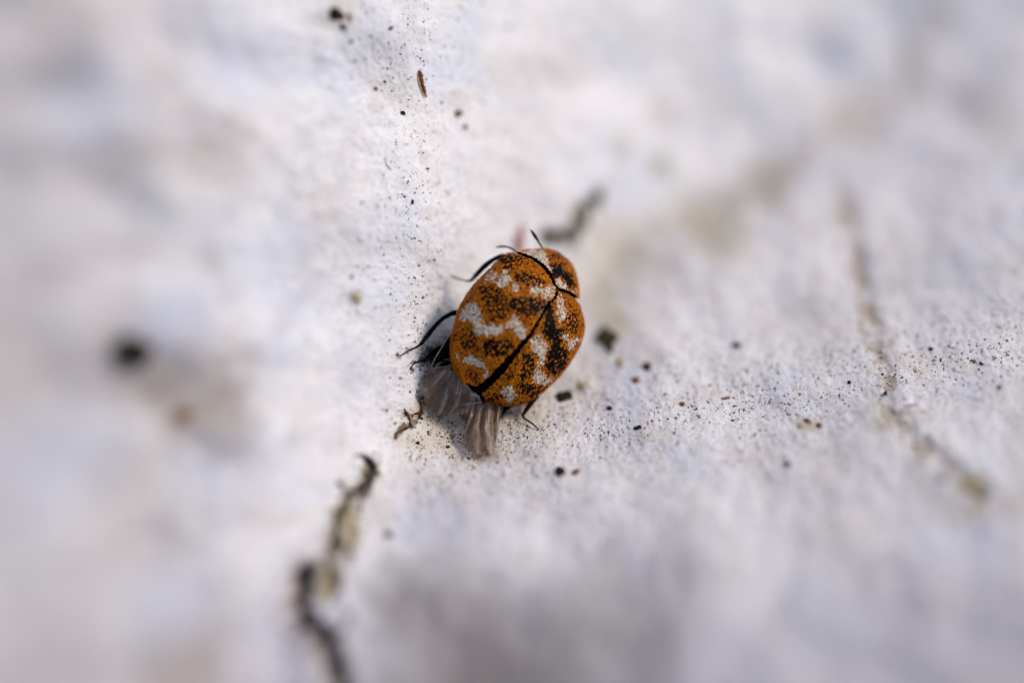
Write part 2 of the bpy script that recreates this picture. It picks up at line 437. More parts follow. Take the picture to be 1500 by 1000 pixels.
# flakes of loose paint: pale bits proud of the surface
# ------------------------------------------------------------ single crumbs
def crumb(name, x, y, rx, ry, mat, label, cat="crumb", rot=0, zf=.7, seed=0, group="crumbs of dirt scattered on the white paint", lift=.3):
    g = on_ground(x, y)
    r = np.random.default_rng(seed + int(x * 7 + y))
    V0, F0 = ICO3
    n = V0 * (1 + .30 * (noise(V0[:, 0] * 1.3 + x, V0[:, 1] * 1.3 + y, 5) + noise(V0[:, 2] * 1.5 + x, V0[:, 0] * 1.5 - y, 6)) + .10 * noise(V0[:, 0] * 4 + x, V0[:, 2] * 4 + V0[:, 1] * 3, 7))[:, None]
    if mat is m_crumb_dark and max(rx, ry) < 9: rx *= .88; ry *= .88
    n = n * np.array([rx / 100, ry / 100, zf * min(rx, ry) / 100])
    a = math.radians(rot)
    X = n[:, 0] * math.cos(a) - n[:, 1] * math.sin(a); Y = n[:, 0] * math.sin(a) + n[:, 1] * math.cos(a)
    e = .06
    gx = float(height(np.array(g[0] + e), np.array(g[1]), False) - height(np.array(g[0] - e), np.array(g[1]), False)) / (2 * e)
    gy = float(height(np.array(g[0]), np.array(g[1] + e), False) - height(np.array(g[0]), np.array(g[1] - e), False)) / (2 * e)
    gx = max(-1.3, min(1.3, gx)); gy = max(-1.3, min(1.3, gy))
    Z = n[:, 2] + X * gx + Y * gy + g[2] + lift * zf * min(rx, ry) / 100
    P = M(np.stack([X + g[0], Y + g[1], Z], -1))
    o = mesh_obj(name, P, F0, mat, origin=tuple(M(g)))
    return tag(o, label, cat, group)
C = crumb
C("soil_crumb", 825, 580, 12.5, 7.5, m_crumb_dark, "black oval crumb right of the beetle's rear leg, above the grit", rot=5)
C("soil_crumb", 821, 690, 8, 6.5, m_crumb_dark, "dark crumb below the black oval one, at the grit's lower edge")
C("soil_crumb", 843, 691, 7, 4, m_crumb_brown, "small brown crumb just right of the dark crumb below the beetle", rot=25)
C("soil_crumb", 888, 493, 16, 14, m_crumb_olive, "large blurred dark olive crumb to the right of the beetle", zf=.6)
C("soil_crumb", 892, 509, 9, 6, m_crumb_olive, "small olive crumb touching the large blurred olive crumb", rot=-60)
C("soil_crumb", 908, 530, 6, 8, m_crumb_tan, "yellowish crumb below the blurred olive crumb right of the beetle")
C("soil_crumb", 948, 536, 6.5, 6, m_crumb_olive, "blurred grey brown crumb right of the yellowish one")
C("soil_crumb", 932, 556, 5.5, 6, m_crumb_brown, "blurred ochre brown crumb right of the black oval crumb")
C("soil_crumb", 852, 564, 6, 5.5, m_crumb_tan, "yellow grain right above the black oval crumb")
C("soil_crumb", 892, 597, 4.5, 3.6, m_crumb_dark, "small black grain right of the black oval crumb")
C("soil_crumb", 1079, 505, 5.5, 5, m_crumb_olive, "blurred olive grain alone on the ledge behind the grit")
C("soil_crumb", 934, 626, 6, 3, m_crumb_dark, "black sliver of grit in the middle of the gritty band", rot=20)
C("soil_crumb", 1063, 583, 6.5, 2.6, m_crumb_brown, "thin red brown flake at the upper edge of the gritty band", rot=8)
C("soil_crumb", 1000, 591, 4.5, 3.4, m_crumb_brown, "small brown flake left of the thin red brown flake")
C("soil_crumb", 1183, 616, 6, 3.2, m_crumb_brown, "left one of two rusty brown crumbs left of the groove", rot=-30)
C("soil_crumb", 1200, 623, 5, 4.2, m_crumb_brown, "right one of two rusty brown crumbs left of the groove", rot=20)
C("soil_crumb", 1172, 624, 5, 4, m_crumb_tan, "ochre grain beside the two rusty brown crumbs")
C("soil_crumb", 1297, 576, 3.2, 3.4, m_crumb_dark, "tiny black grain in the pale groove on the right")
C("soil_crumb", 1244, 560, 3, 3, m_crumb_dark, "tiny black grain left of the pale groove")
C("soil_crumb", 1363, 511, 3.6, 2.8, m_crumb_dark, "tiny dark grain right of the groove, upper of the three")
C("soil_crumb", 1427, 529, 3, 2.6, m_crumb_brown, "tiny brown grain of a close pair near the right edge", rot=10)
C("soil_crumb", 1437, 532, 3.6, 2.2, m_crumb_dark, "tiny dark grain of a close pair near the right edge", rot=-40)
C("soil_crumb", 1424, 712, 10, 6, m_crumb_tan, "blurred ochre crumb in the groove near the right edge", zf=.5, rot=-20)
C("soil_crumb", 492, 21, 8, 9, m_crumb_dark, "black crumb at the top edge left of the splinter", rot=70)
C("soil_crumb", 500, 24, 5, 6, m_crumb_dark, "dark crumb pressed against the black crumb at the top edge")
C("soil_crumb", 503, 40, 6, 3.6, m_crumb_olive, "olive crumb just below the black crumb at the top edge", rot=-40)
C("soil_crumb", 512, 26, 2.2, 6, m_crumb_brown, "thin brown crumb right of the black crumb at the top edge")
C("soil_crumb", 573, 42, 4, 2.8, m_crumb_brown, "small red brown crumb between the black crumb and the splinter", rot=35)
C("soil_crumb", 515, 61, 3, 3, m_crumb_brown, "small rusty grain below the olive crumb near the top")
C("soil_crumb", 591, 166, 4.2, 3, m_crumb_dark, "black grain below the wooden splinter", rot=-35)
C("soil_crumb", 604, 296, 2.8, 4.4, m_crumb_dark, "upright black grain on the wall high above the beetle's left legs")
C("soil_crumb", 564, 120, 2.6, 2.6, m_crumb_dark, "tiny dark grain left of the wooden splinter")
C("soil_crumb", 551, 130, 3, 3, m_crumb_brown, "tiny brown grain left of the wooden splinter")
C("soil_crumb", 627, 247, 2.4, 1.8, m_crumb_dark, "tiny black speck on the wall between the splinter and the beetle")
C("soil_crumb", 673, 166, 5.5, 5, m_crumb_brown, "soft brown blurred grain right of the splinter")
C("soil_crumb", 682, 186, 3.6, 3.6, m_crumb_brown, "smaller brown blurred grain right of the splinter")
C("soil_crumb", 522, 437, 5, 6, m_crumb_tan, "pale tan crumb on the wall left of the beetle", zf=.4)
C("soil_crumb", 515, 406, 2.6, 3, m_crumb_olive, "small grey grain above the pale tan crumb left of the beetle")
C("soil_crumb", 196, 514, 25, 22, m_crumb_dark, "big very blurred black crumb far left on the wall", zf=.8)
C("soil_crumb", 268, 610, 11, 9, m_crumb_brown, "blurred brown crumb far left, below the black one", zf=.5)
C("soil_crumb", 569, 782, 6, 4.5, m_crumb_olive, "blurred dark grain right of the crack below the beetle")
C("soil_crumb", 1152, 680, 6, 5, m_crumb_olive, "blurred grey grain below the gritty band, middle right")
C("soil_crumb", 683, 600, 4, 3.2, m_crumb_dark, "dark crumb between the two crumpled wings")
C("soil_crumb", 702, 666, 4.5, 2.6, m_crumb_dark, "dark crumb at the tip of the right crumpled wing", rot=-30)
C("soil_crumb", 697, 671, 4, 2.4, m_crumb_tan, "ochre crumb under the tip of the right crumpled wing")
C("soil_crumb", 624, 671, 4, 3, m_crumb_brown, "small orange brown crumb below the left crumpled wing")
C("soil_crumb", 656, 654, 3.6, 2.4, m_crumb_dark, "small black crumb left of the right wing tip")

# splinter
def strip_obj(name, pts, rad, mat, parent=None, origin=(0, 0, 0), flat=1.0, n=8, lift=0.02, pre=None, segs=16, rough=0.0):
    base = pre if pre is not None else np.array([on_ground(*p) + np.array([0, 0, lift]) for p in pts])
    P = catmull(base, segs)
    r = np.interp(np.linspace(0, 1, segs), np.linspace(0, 1, len(rad)), rad)
    if rough:
        P = P + rng.normal(0, rough, P.shape); r = r * rng.uniform(.75, 1.25, segs)
    v, f = tube(P, r, n, flat)
    return mesh_obj(name, M(np.array(v)), f, mat, parent, origin)
g0 = M(on_ground(617, 122))
root = bpy.data.objects.new("wood_splinter", None); root.location = g0; sc.collection.objects.link(root)
tag(root, "red brown wooden splinter lying on the wall near the top", "splinter")
strip_obj("dark_fibre", [(614, 104), (616, 112), (618, 122), (621, 132), (625, 143)], [.028, .036, .032, .026, .012], m_wood, root, g0, lift=.03, flat=.8, rough=.004)
strip_obj("pale_fibre", [(611, 107), (613, 118), (616, 130), (622, 143)], [.006, .013, .013, .006], m_pale, root, g0, lift=.025, rough=.002)
for k, (a, b) in enumerate([((616, 106), (615.5, 101)), ((619, 112), (621, 109)), ((620, 123), (624, 121)), ((621, 130), (624, 128))]):
    strip_obj("loose_fibre", [a, ((a[0] + b[0]) / 2 + .4, (a[1] + b[1]) / 2), b], [.006, .004, .003], m_wood, root, g0, lift=.04, n=5, segs=6)
o = strip_obj("purple_fibre", [(1322, 598), (1329, 595), (1337, 593), (1344, 592)], [.006, .013, .016, .008], m_purple, lift=.03, origin=M(on_ground(1333, 594)), rough=.002)
tag(o, "tiny curved purple fibre right of the pale groove", "fibre")
o = strip_obj("hair_fibre", [(563, 230), (566, 240), (570, 246), (574, 249)], [.004, .006, .006, .003], m_crumb_brown, lift=.015, origin=M(on_ground(567, 240)), n=5)
tag(o, "faint curved reddish hair on the wall above the beetle's left", "fibre")
# brown rootlets in the corner left of the tail
def rootlet(pts_list, label):
    g = M(on_ground(*pts_list[0][0][0]))
    e = bpy.data.objects.new("rootlet", None); e.location = g; sc.collection.objects.link(e)
    for pts, r in pts_list:
        strip_obj("rootlet_strand", pts, r, m_root, e, g, lift=.01, n=6, segs=18, rough=.006)
    tag(e, label, "rootlet")
rootlet([([(579, 643), (580, 636), (588, 630), (597, 627), (604, 625), (611, 626)], [.020, .026, .014, .020, .014, .005]), ([(602, 624), (600, 614), (596, 606), (592, 598)], [.016, .020, .024, .010])],
        "brown forked rootlet on the wall left of the left crumpled wing")
rootlet([([(616, 582), (616, 592), (618, 603), (614, 612)], [.010, .014, .024, .018]), ([(617, 604), (611, 605), (605, 607)], [.022, .020, .006])],
        "short dark rootlet touching the left crumpled wing")

# moss tuft by the rear left leg
mv = []; mf = []
def moss_blades(n, cx, cy, sx, sy, ln):
    parts = []
    for _ in range(n):
        x = random.gauss(cx, sx); y = random.gauss(cy, sy)
        g = on_ground(x, y, -.005)
        a = random.uniform(0, 6.28); L = random.uniform(.5, 1) * ln; s = random.uniform(.003, .007)
        d = np.array([math.cos(a), math.sin(a), 0]) * L * .7
        p1 = g + d * .5 + np.array([0, 0, L * .6]); p2 = g + d + np.array([0, 0, L * .7])
        q = np.array([-math.sin(a), math.cos(a), 0]) * s
        b = len(mv)
        mv.extend([g - q, g + q, p1 - q, p1 + q, p2]); mf.extend([(b, b + 1, b + 3, b + 2), (b + 2, b + 3, b + 4)])
moss_blades(420, 634, 519, 9, 7, .09)
moss_blades(120, 612, 532, 7, 3.5, .05)
moss_blades(60, 602, 541, 2.5, 3.5, .05)
moss_blades(70, 582, 521, 2.5, 3.5, .04)
moss_blades(140, 655, 500, 5, 9, .09)
moss_blades(90, 684, 610, 6, 5, .05)
moss_blades(60, 620, 585, 3, 14, .045)
o = mesh_obj("moss_tuft", M(np.array(mv)), mf, m_moss, kind="stuff", smooth_on=False)
tag(o, "blackish green moss shoots on the wall beside the beetle's rear left leg", "moss")

# ------------------------------------------------------------ the beetle
AX = np.array([.609, .793])          # toward the head, (u, v)
BX = np.array([.793, -.609])         # toward the beetle's right
A0 = (757, 486)
TAB = np.array([  # a, left extent, right extent, dome height, level
    [-109, 10, 14, .04, -.34], [-107, 1, 22, .10, -.31], [-104.8, -9, 32, .17, -.28], [-103, -26, 38, .23, -.26], [-97.5, -41, 47.5, .31, -.24], [-88, -53, 61, .40, -.22], [-74, -64.5, 73, .48, -.20], [-56, -74, 81, .54, -.19], [-30, -85.5, 85.5, .58, -.18],
    [-8, -89.5, 88.5, .60, -.18], [14, -91, 87.5, .61, -.18], [37, -88, 85, .60, -.18], [55, -85.4, 79, .56, -.19], [66, -84.6, 73, .53, -.20],
    [75, -83.8, 63.3, .50, -.22], [89, -74.6, 43.8, .45, -.26], [98, -66, 38, .42, -.30], [105.4, -58.2, 31.5, .37, -.34], [115, -47, 21, .29, -.40], [121.4, -39, 13, .21, -.46], [126, -29, 3, .13, -.52], [129, -19, -8, .05, -.56]])
TAB[:, 4] -= .09
def prof(a):
    return [np.interp(a, TAB[:, 0], TAB[:, k]) for k in range(1, 5)]
def frame(a):
    L, R, Hh, w0 = prof(a)
    c = (L + R) / 2; r = (R - L) / 2
    so = 17.5 * np.clip(Hh / .6, 0, 1)                       # apex shift from the roll
    so = np.minimum(so, r * .5)
    return c, r, so, Hh, w0
def surf(a, th, sc_=1.0, lift=0.0):
    """a along the body (photo px), th round it: 0 = back line, +-pi/2 = sides"""
    c, r, so, Hh, w0 = frame(a)
    phi = np.arcsin(np.clip(so / r, -.95, .95))
    b = c + sc_ * r * np.sin(th + phi)
    roll = .27 * np.clip(r / 88, 0, 1)
    ct = np.cos(th)
    z = np.where(ct > 0, Hh * np.abs(ct) ** .85, -.55 * Hh * np.abs(ct)) * sc_
    z = w0 + z - roll * np.sin(th) * sc_ + lift
    return a, b, z
def to_uvw(a, b, z):
    X = (A0[0] - 750 + a * AX[0] + b * BX[0]) / 100; Y = (500 - A0[1] + a * AX[1] + b * BX[1]) / 100
    s = (D - z) / D
    return np.stack([X * s, Y * s, z + 0 * X], -1)
def th_of_b(a, b):
    c, r, so, Hh, w0 = frame(a)
    phi = np.arcsin(np.clip(so / r, -.95, .95))
    return np.arcsin(np.clip((b - c) / r, -1, 1)) - phi
CB = np.array([-95, -74.6, -62, -52, -40, -23.7, -12, -4.6, 5.4, 12, 18, 29.8, 38, 43.8, 60])
CA = np.array([83, 89, 94.5, 97.4, 98, 96.5, 93.5, 89.7, 84.5, 85.5, 88.2, 90.9, 90.5, 89, 84])
collar = lambda b: np.interp(b, CB, CA)
sx_l = lambda a: np.interp(a, [-109, -105, -100, -88, -75, -50, -14, 10, 50, 83], [-7.5, -4, .8, 4.2, 6.6, 9.2, 13.0, 14.9, 10.2, 7.4])
sx_r = lambda a: np.interp(a, [-109, -105, -100, -88, -75, -50, -14, 10, 50, 83], [20, 16, 15, 17.8, 19.8, 22, 21.2, 21, 15.4, 12])

g0 = M(on_ground(757, 486))
beetle = bpy.data.objects.new("beetle", None); beetle.location = g0; sc.collection.objects.link(beetle)
tag(beetle, "orange, black and white mottled carpet beetle with crumpled wings sticking out behind", "beetle")
def part(name, v, f, mat, parent=beetle, **k):
    o = mesh_obj(name, v, f, mat, parent, g0, **k); return o
def grid_faces(nr, nc, flip=False, closed=False):
    i = np.arange(nr * nc).reshape(nr, nc)
    if closed: i = np.hstack([i, i[:, :1]])
    f = np.stack([i[:-1, :-1], i[:-1, 1:], i[1:, 1:], i[1:, :-1]], -1).reshape(-1, 4)
    return f[:, ::-1] if flip else f

# dark body under the wing cases
aa = np.linspace(-108, 118, 60); tt = np.linspace(-math.pi, math.pi, 48, endpoint=False)
Ag, Tg = np.meshgrid(aa, tt, indexing='ij')
a_, b_, z_ = surf(Ag, Tg, .93)
z_ = z_ - .035 + .012 * np.sin(Ag / 3.2) * (np.cos(Tg) < 0)
part("abdomen", M(to_uvw(a_, b_, z_)).reshape(-1, 3), grid_faces(60, 48, closed=True), m_cuticle)

# ---- pattern of the scales, in the beetle's own flat coordinates
def c1(P): return [(640 + x / 6.25, 350 + y / 6.25) for x, y in P]
def c2(P): return [(640 + x / 6.25, 480 + y / 6.25) for x, y in P]
WHITES = [
    (c1([(450, 360), (520, 290), (570, 330), (530, 400), (450, 400)]), .62), (c1([(600, 290), (640, 275), (655, 340), (680, 380), (640, 430), (570, 450), (545, 410), (585, 370)]), 1),
    (c1([(675, 430), (745, 415), (750, 470), (700, 475)]), .8), (c1([(855, 440), (910, 425), (960, 450), (1050, 430), (1075, 470), (1045, 550), (980, 540), (930, 500), (870, 530)]), .85),
    (c1([(290, 600), (350, 580), (400, 640), (405, 730), (440, 775), (560, 795), (605, 805), (600, 855), (500, 880), (420, 875), (360, 860), (340, 770), (300, 735), (230, 750), (215, 700), (265, 640)]), 1),
    (c1([(640, 770), (690, 700), (750, 710), (770, 790), (825, 820), (825, 885), (770, 905), (715, 860), (700, 810), (640, 800)]), 1), (c1([(590, 800), (650, 770), (700, 810), (600, 840)]), .5),
    (c1([(1090, 540), (1130, 510), (1165, 620), (1185, 680), (1165, 745), (1115, 755), (1085, 680), (1105, 620)]), .8), (c1([(1150, 870), (1200, 860), (1185, 925), (1150, 915)]), .7),
    (c2([(1195, 130), (1240, 90), (1300, 90), (1250, 190), (1200, 195)]), .8), (c2([(845, 120), (920, 105), (1005, 140), (1005, 200), (975, 240), (985, 290), (960, 345), (925, 335), (935, 250), (870, 205)]), .95),
    (c1([(880, 880), (950, 870), (970, 910), (900, 930)]), .6), (c2([(900, 350), (950, 330), (930, 410), (890, 410)]), .6), (c2([(880, 405), (950, 395), (985, 450), (1060, 445), (1010, 505), (930, 515), (880, 480)]), .95),
    (c2([(595, 550), (660, 515), (720, 555), (715, 610), (675, 660), (635, 675), (640, 620), (600, 590)]), .9), (c2([(240, 285), (330, 235), (375, 280), (445, 320), (435, 370), (380, 345), (300, 315), (255, 315)]), .9),
    (c2([(420, 440), (440, 400), (490, 360), (480, 410), (450, 470)]), .5), (c2([(180, 220), (210, 240), (200, 300), (175, 270)]), .4), (c2([(560, 150), (700, 170), (680, 210), (590, 190)]), .15),
    (c1([(720, 130), (860, 110), (965, 125), (1010, 180), (1010, 250), (1050, 290), (1020, 305), (950, 240), (890, 185), (820, 145)]), 1), (c1([(1070, 370), (1120, 355), (1165, 430), (1190, 465), (1120, 465), (1085, 420)]), .95),
    (c1([(1180, 465), (1260, 470), (1290, 500), (1200, 490)]), .6), (c1([(650, 120), (720, 125), (700, 150), (650, 150)]), .5), (c1([(940, 670), (975, 670), (970, 710), (945, 715)]), .6)]
BLACKS = [
    (c1([(580, 170), (700, 140), (800, 160), (790, 230), (700, 290), (610, 250)]), .52), (c1([(700, 330), (850, 300), (990, 390), (940, 435), (850, 430), (720, 390)]), .55), (c1([(560, 170), (720, 150), (700, 200), (590, 210)]), .7),
    (c1([(370, 440), (600, 440), (640, 600), (620, 730), (500, 740), (440, 600)]), .55), (c1([(630, 540), (820, 530), (960, 550), (1020, 590), (960, 650), (860, 720), (780, 690), (640, 650)]), .66),
    (c1([(1000, 590), (1060, 640), (1085, 780), (1060, 910), (970, 890), (985, 750), (1000, 680)]), .93), (c1([(1060, 800), (1140, 850), (1140, 1000), (1050, 1000), (1040, 900)]), .7),
    (c1([(1175, 690), (1275, 690), (1295, 830), (1225, 870), (1175, 800)]), .55), (c1([(220, 870), (330, 830), (380, 900), (340, 1000), (240, 1000)]), .5), (c1([(960, 560), (1040, 540), (1060, 620), (980, 700), (930, 740)]), .5),
    (c2([(440, 110), (620, 100), (710, 150), (610, 270), (450, 260), (420, 180)]), .66), (c2([(300, 100), (400, 180), (380, 250), (300, 170)]), .6), (c2([(770, 220), (900, 230), (890, 420), (760, 500), (740, 420), (790, 300)]), .6),
    (c2([(980, 0), (1190, 0), (1120, 150), (1200, 220), (1170, 350), (1060, 430), (990, 390), (1000, 230), (1060, 150), (980, 80)]), .74), (c2([(740, 500), (880, 510), (970, 560), (880, 630), (780, 580)]), .66),
    (c2([(460, 600), (620, 590), (580, 690), (470, 670)]), .5), (c2([(330, 380), (400, 440), (370, 500), (290, 460)]), .45), (c2([(640, 400), (720, 400), (700, 470), (640, 480)]), .6), (c2([(690, 320), (760, 300), (720, 370)]), .4),
    (c2([(150, 60), (230, 30), (260, 140), (190, 120)]), .35), (c2([(900, 500), (960, 500), (1000, 560), (930, 590)]), .4),
    (c1([(1030, 230), (1140, 230), (1160, 350), (1060, 360)]), .85), (c1([(1160, 300), (1225, 330), (1265, 440), (1190, 465), (1150, 390)]), .85), (c1([(1010, 145), (1140, 145), (1130, 190), (1020, 180)]), .5), (c1([(1050, 190), (1180, 200), (1180, 260), (1060, 240)]), .3)]
def inside(poly, x, y):
    r = np.zeros(x.shape, bool); n = len(poly); j = n - 1
    for i in range(n):
        xi, yi = poly[i]; xj, yj = poly[j]
        with np.errstate(divide='ignore', invalid='ignore'):
            cnd = ((yi > y) != (yj > y)) & (x < (xj - xi) * (y - yi) / (yj - yi + 1e-12) + xi)
        r ^= cnd; j = i
    return r
ORG = np.array([.45, .130, .003])
def pattern(a, b):
    x = A0[0] + a * AX[0] + b * BX[0]; y = A0[1] - a * AX[1] - b * BX[1]
    xw = x + 3.4 * noise(x / 5, y / 5, 200) + rng.normal(0, 1.3, x.shape); yw = y + 3.4 * noise(x / 5, y / 5, 201) + rng.normal(0, 1.3, x.shape)
    n = len(x)
    c = np.tile(ORG, (n, 1)) * (1 + .22 * noise(x / 9, y / 9, 205))[:, None]
    c[:, 1] *= 1 + .15 * noise(x / 14, y / 14, 206)
    c *= rng.uniform(.55, 1.40, (n, 1)) * np.where(rng.random((n, 1)) < .04, 1.5, 1)  # a few scales brighter: glossy glints put into their colour
    nz = .5 + .58 * noise(a / 4.6, b / 2.7, 210) + .30 * noise(a / 2.4, b / 1.5, 211)
    dens = np.full(n, .17)
    for p, d in BLACKS: dens = np.where(inside(p, xw, yw), np.maximum(dens, d), dens)
    blk = nz < dens * 1.03
    c[blk] = np.array([.003, .0024, .0024]) * rng.uniform(.5, 1.8, (blk.sum(), 1))
    nw = .5 + .6 * noise(a / 3.2 + 40, b / 2.4, 212) + .25 * noise(a / 1.6, b / 1.2, 213)
    wm = np.zeros(n, bool)
    for p, d in WHITES: wm |= inside(p, xw, yw) & (nw < (d * .95 if d < 1 else .93))
    c[wm] = np.array([.80, .68, .54]) * rng.uniform(.5, 1.15, (wm.sum(), 1))
    return c
def scales(name, a, th, parent, sz=1.0, lift=.004):
    """small overlapping scales laid on the shell, tips pointing backwards"""
    n = len(a)
    def pt(a, th): return to_uvw(*surf(a, th))
    p = pt(a, th)
    e = 1.0
    ta = pt(a - e, th) - pt(a + e, th); ta /= np.linalg.norm(ta, axis=1)[:, None] + 1e-9
    tb = pt(a, th + .02) - pt(a, th - .02); tb /= np.linalg.norm(tb, axis=1)[:, None] + 1e-9
    nn = np.cross(tb, ta); nn /= np.linalg.norm(nn, axis=1)[:, None] + 1e-9
    nn *= np.sign(np.sum(nn * (p - to_uvw(a, frame(a)[0], frame(a)[4] - .2)), 1))[:, None]
    ja = rng.normal(0, .30, n)[:, None]
    fw = ta * np.cos(ja) + tb * np.sin(ja); sd = -ta * np.sin(ja) + tb * np.cos(ja)
    L = (rng.uniform(.034, .052, n) * sz)[:, None]; W = (rng.uniform(.0085, .0125, n) * sz)[:, None]
    tilt = rng.uniform(.12, .62, n)[:, None]
    p = p + nn * (lift + rng.uniform(0, .006, n)[:, None])
    v0 = p - fw * L * .5 - sd * W * .45; v1 = p - fw * L * .5 + sd * W * .45
    v2 = p + sd * W + nn * (L * tilt * .5 + .003); v3 = p + fw * L * .5 + nn * L * tilt * .85; v4 = p - sd * W + nn * (L * tilt * .5 + .003)
    v5 = p + nn * (L * tilt * .5 + .007)
    Vv = np.stack([v0, v1, v2, v3, v4, v5], 1).reshape(-1, 3)
    Ff = (np.array([[0, 1, 5], [1, 2, 5], [2, 3, 5], [3, 4, 5], [4, 0, 5]])[None] + (np.arange(n) * 6)[:, None, None]).reshape(-1, 3)
    c = pattern(a, surf(a, th)[1])
    return part(name, M(Vv), Ff, m_scale, parent, smooth_on=True, col=np.repeat(c, 6, 0), kind="stuff")

def wing_case(side):
    nr, nc = 90, 44
    def pos(r, t):
        a0 = 89 - r * 197.0
        tin = th_of_b(np.minimum(a0, 83), (sx_l if side < 0 else sx_r)(a0))
        tin = tin if side > 0 else tin
        tout = side * 1.85
        # the tip closes towards the outside a little sooner
        th = tin + (tout - tin) * t
        bb = surf(a0, th)[1]
        a = a0 + (collar(bb) - 89 - 1.6) * smooth(.35, 0, r) + 4.5 * smooth(.93, 1, r) * smooth(.35, 0, t)
        return a, th
    R_, T_ = np.meshgrid(np.linspace(0, 1, nr), np.linspace(0, 1, nc), indexing='ij')
    a, th = pos(R_, T_)
    Pu = to_uvw(*surf(a, th))
    o = part("wing_case", M(Pu).reshape(-1, 3), grid_faces(nr, nc, flip=side > 0), m_cuticle)
    s = o.modifiers.new("thick", 'SOLIDIFY'); s.thickness = .022; s.offset = -1
    # scales: rejection by area
    want = 11500
    rr = rng.random(want * 5); t2 = rng.random(want * 5)
    aa_, tt_ = pos(rr, t2)
    q = to_uvw(*surf(aa_, tt_)); e = .002
    q1 = to_uvw(*surf(*pos(np.clip(rr + e, 0, 1), t2))); q2 = to_uvw(*surf(*pos(rr, np.clip(t2 + e, 0, 1))))
    ar = np.linalg.norm(np.cross(q1 - q, q2 - q), axis=1)
    keep = rng.random(len(ar)) < ar / np.percentile(ar, 97)
    aa_, tt_ = aa_[keep][:want], tt_[keep][:want]
    scales("scales", aa_, tt_, o)
    return o
wing_case(-1); wing_case(1)

# pronotum
nr, nc = 40, 60
def ppos(r, t):
    th = -1.95 + 3.9 * t
    a0 = 89 + r * 39.6
    bb = surf(a0, th)[1]
    return a0 + (collar(bb) - 89 + 4.2) * np.clip(1 - r, 0, 1) ** 1.5, th
R_, T_ = np.meshgrid(np.linspace(0, 1, nr), np.linspace(0, 1, nc), indexing='ij')
a, th = ppos(R_, T_)
pn = part("pronotum", M(to_uvw(*surf(a, th))).reshape(-1, 3), grid_faces(nr, nc, flip=False), m_cuticle)
s = pn.modifiers.new("thick", 'SOLIDIFY'); s.thickness = .022; s.offset = -1
rr = rng.random(9000); t2 = rng.random(9000)
a, th = ppos(rr, t2)
q = to_uvw(*surf(a, th)); e = .004
ar = np.linalg.norm(np.cross(to_uvw(*surf(*ppos(rr + e, t2))) - q, to_uvw(*surf(*ppos(rr, t2 + e))) - q), axis=1)
keep = rng.random(len(ar)) < ar / np.percentile(ar, 96)
scales("scales", a[keep], th[keep], pn, .92)

# scutellum, small dark wedge where the seams meet
sv = [to_uvw(*surf(np.array(87.0), th_of_b(86.0, 4.0), 1, .012)), to_uvw(*surf(np.array(88.5), th_of_b(86.0, 14.0), 1, .012)), to_uvw(*surf(np.array(77.0), th_of_b(78.0, 10.0), 1, .010)), to_uvw(*surf(np.array(84.0), th_of_b(84.0, 9.5), 1, .028))]
part("scutellum", M(np.array(sv)), [(0, 3, 1), (1, 3, 2), (2, 3, 0), (0, 1, 2)], m_black)

# head tucked under the pronotum
V0, F0 = ICO3
hc = to_uvw(np.array(106.0), np.array(-15.0), np.array(-.66))
hv = V0 * np.array([.22, .22, .20]); hv = hv * (1 + .04 * noise(V0[:, 0] * 3, V0[:, 1] * 3, 300))[:, None]
head = part("head", M(hv + hc), F0, m_black)
for sgn in (-1, 1):
    ec = hc + np.append((AX * .10 + BX * sgn * .18), .04)
    part("eye", M(ICO2[0] * .065 + ec), ICO2[1], m_eye, head)
def pathobj(name, P, rad, mat, parent, n=8, segs=20, flat=1.0, hairs=0):
    if name in ('leg', 'tarsus'): rad = [r * 1.32 for r in rad]
    P = catmull(np.array(P), segs); r = np.interp(np.linspace(0, 1, segs), np.linspace(0, 1, len(rad)), rad)
    parts = [tube(P, r, n, flat)]
    for _ in range(hairs):
        i = random.randint(1, segs - 2); d = P[i + 1] - P[i]; d /= np.linalg.norm(d)
        s = np.random.default_rng(random.randint(0, 99999)).normal(0, 1, 3); s -= s.dot(d) * d; s /= np.linalg.norm(s)
        b = P[i] + s * r[i] * .9; tip = b + (s * .7 + d * .7) * random.uniform(.02, .04)
        parts.append(tube([b, (b + tip) / 2, tip], [.003, .0022, .0008], 4))
    v, f = merge(parts)
    return part(name, M(np.array(v)), f, mat, parent)
pathobj("antenna", [at(800, 372, -.45), at(792, 360, -.40), at(786, 350, -.36), at(781, 342, -.33), at(777, 336, -.32)], [.010, .012, .014, .026, .022, .006], m_black, head)
pathobj("antenna", [at(760, 374, -.45), at(752, 366, -.42), at(744, 362, -.42), at(735, 361, -.44), at(727, 362, -.47)], [.010, .014, .013, .018, .010], m_black, head)

def above(p, m):
    p = np.array(p, float); g = float(height(np.array(p[0]), np.array(p[1]))) + m; p[2] = max(p[2], g); return p
def leg(segs_pts, hidden=False):
    segs_pts = [(a, [above(q, .05 if i == 0 else .02) for q in b], c, d) for i, (a, b, c, d) in enumerate(segs_pts)]
    lg = None
    for nm, pts, rad, hairs in segs_pts:
        lg2 = pathobj(nm, pts, rad, m_black, lg if lg is not None else beetle, hairs=hairs, segs=16)
        if lg is None: lg = lg2
    return lg
gt = lambda x, y: on_ground(x, y, .012)
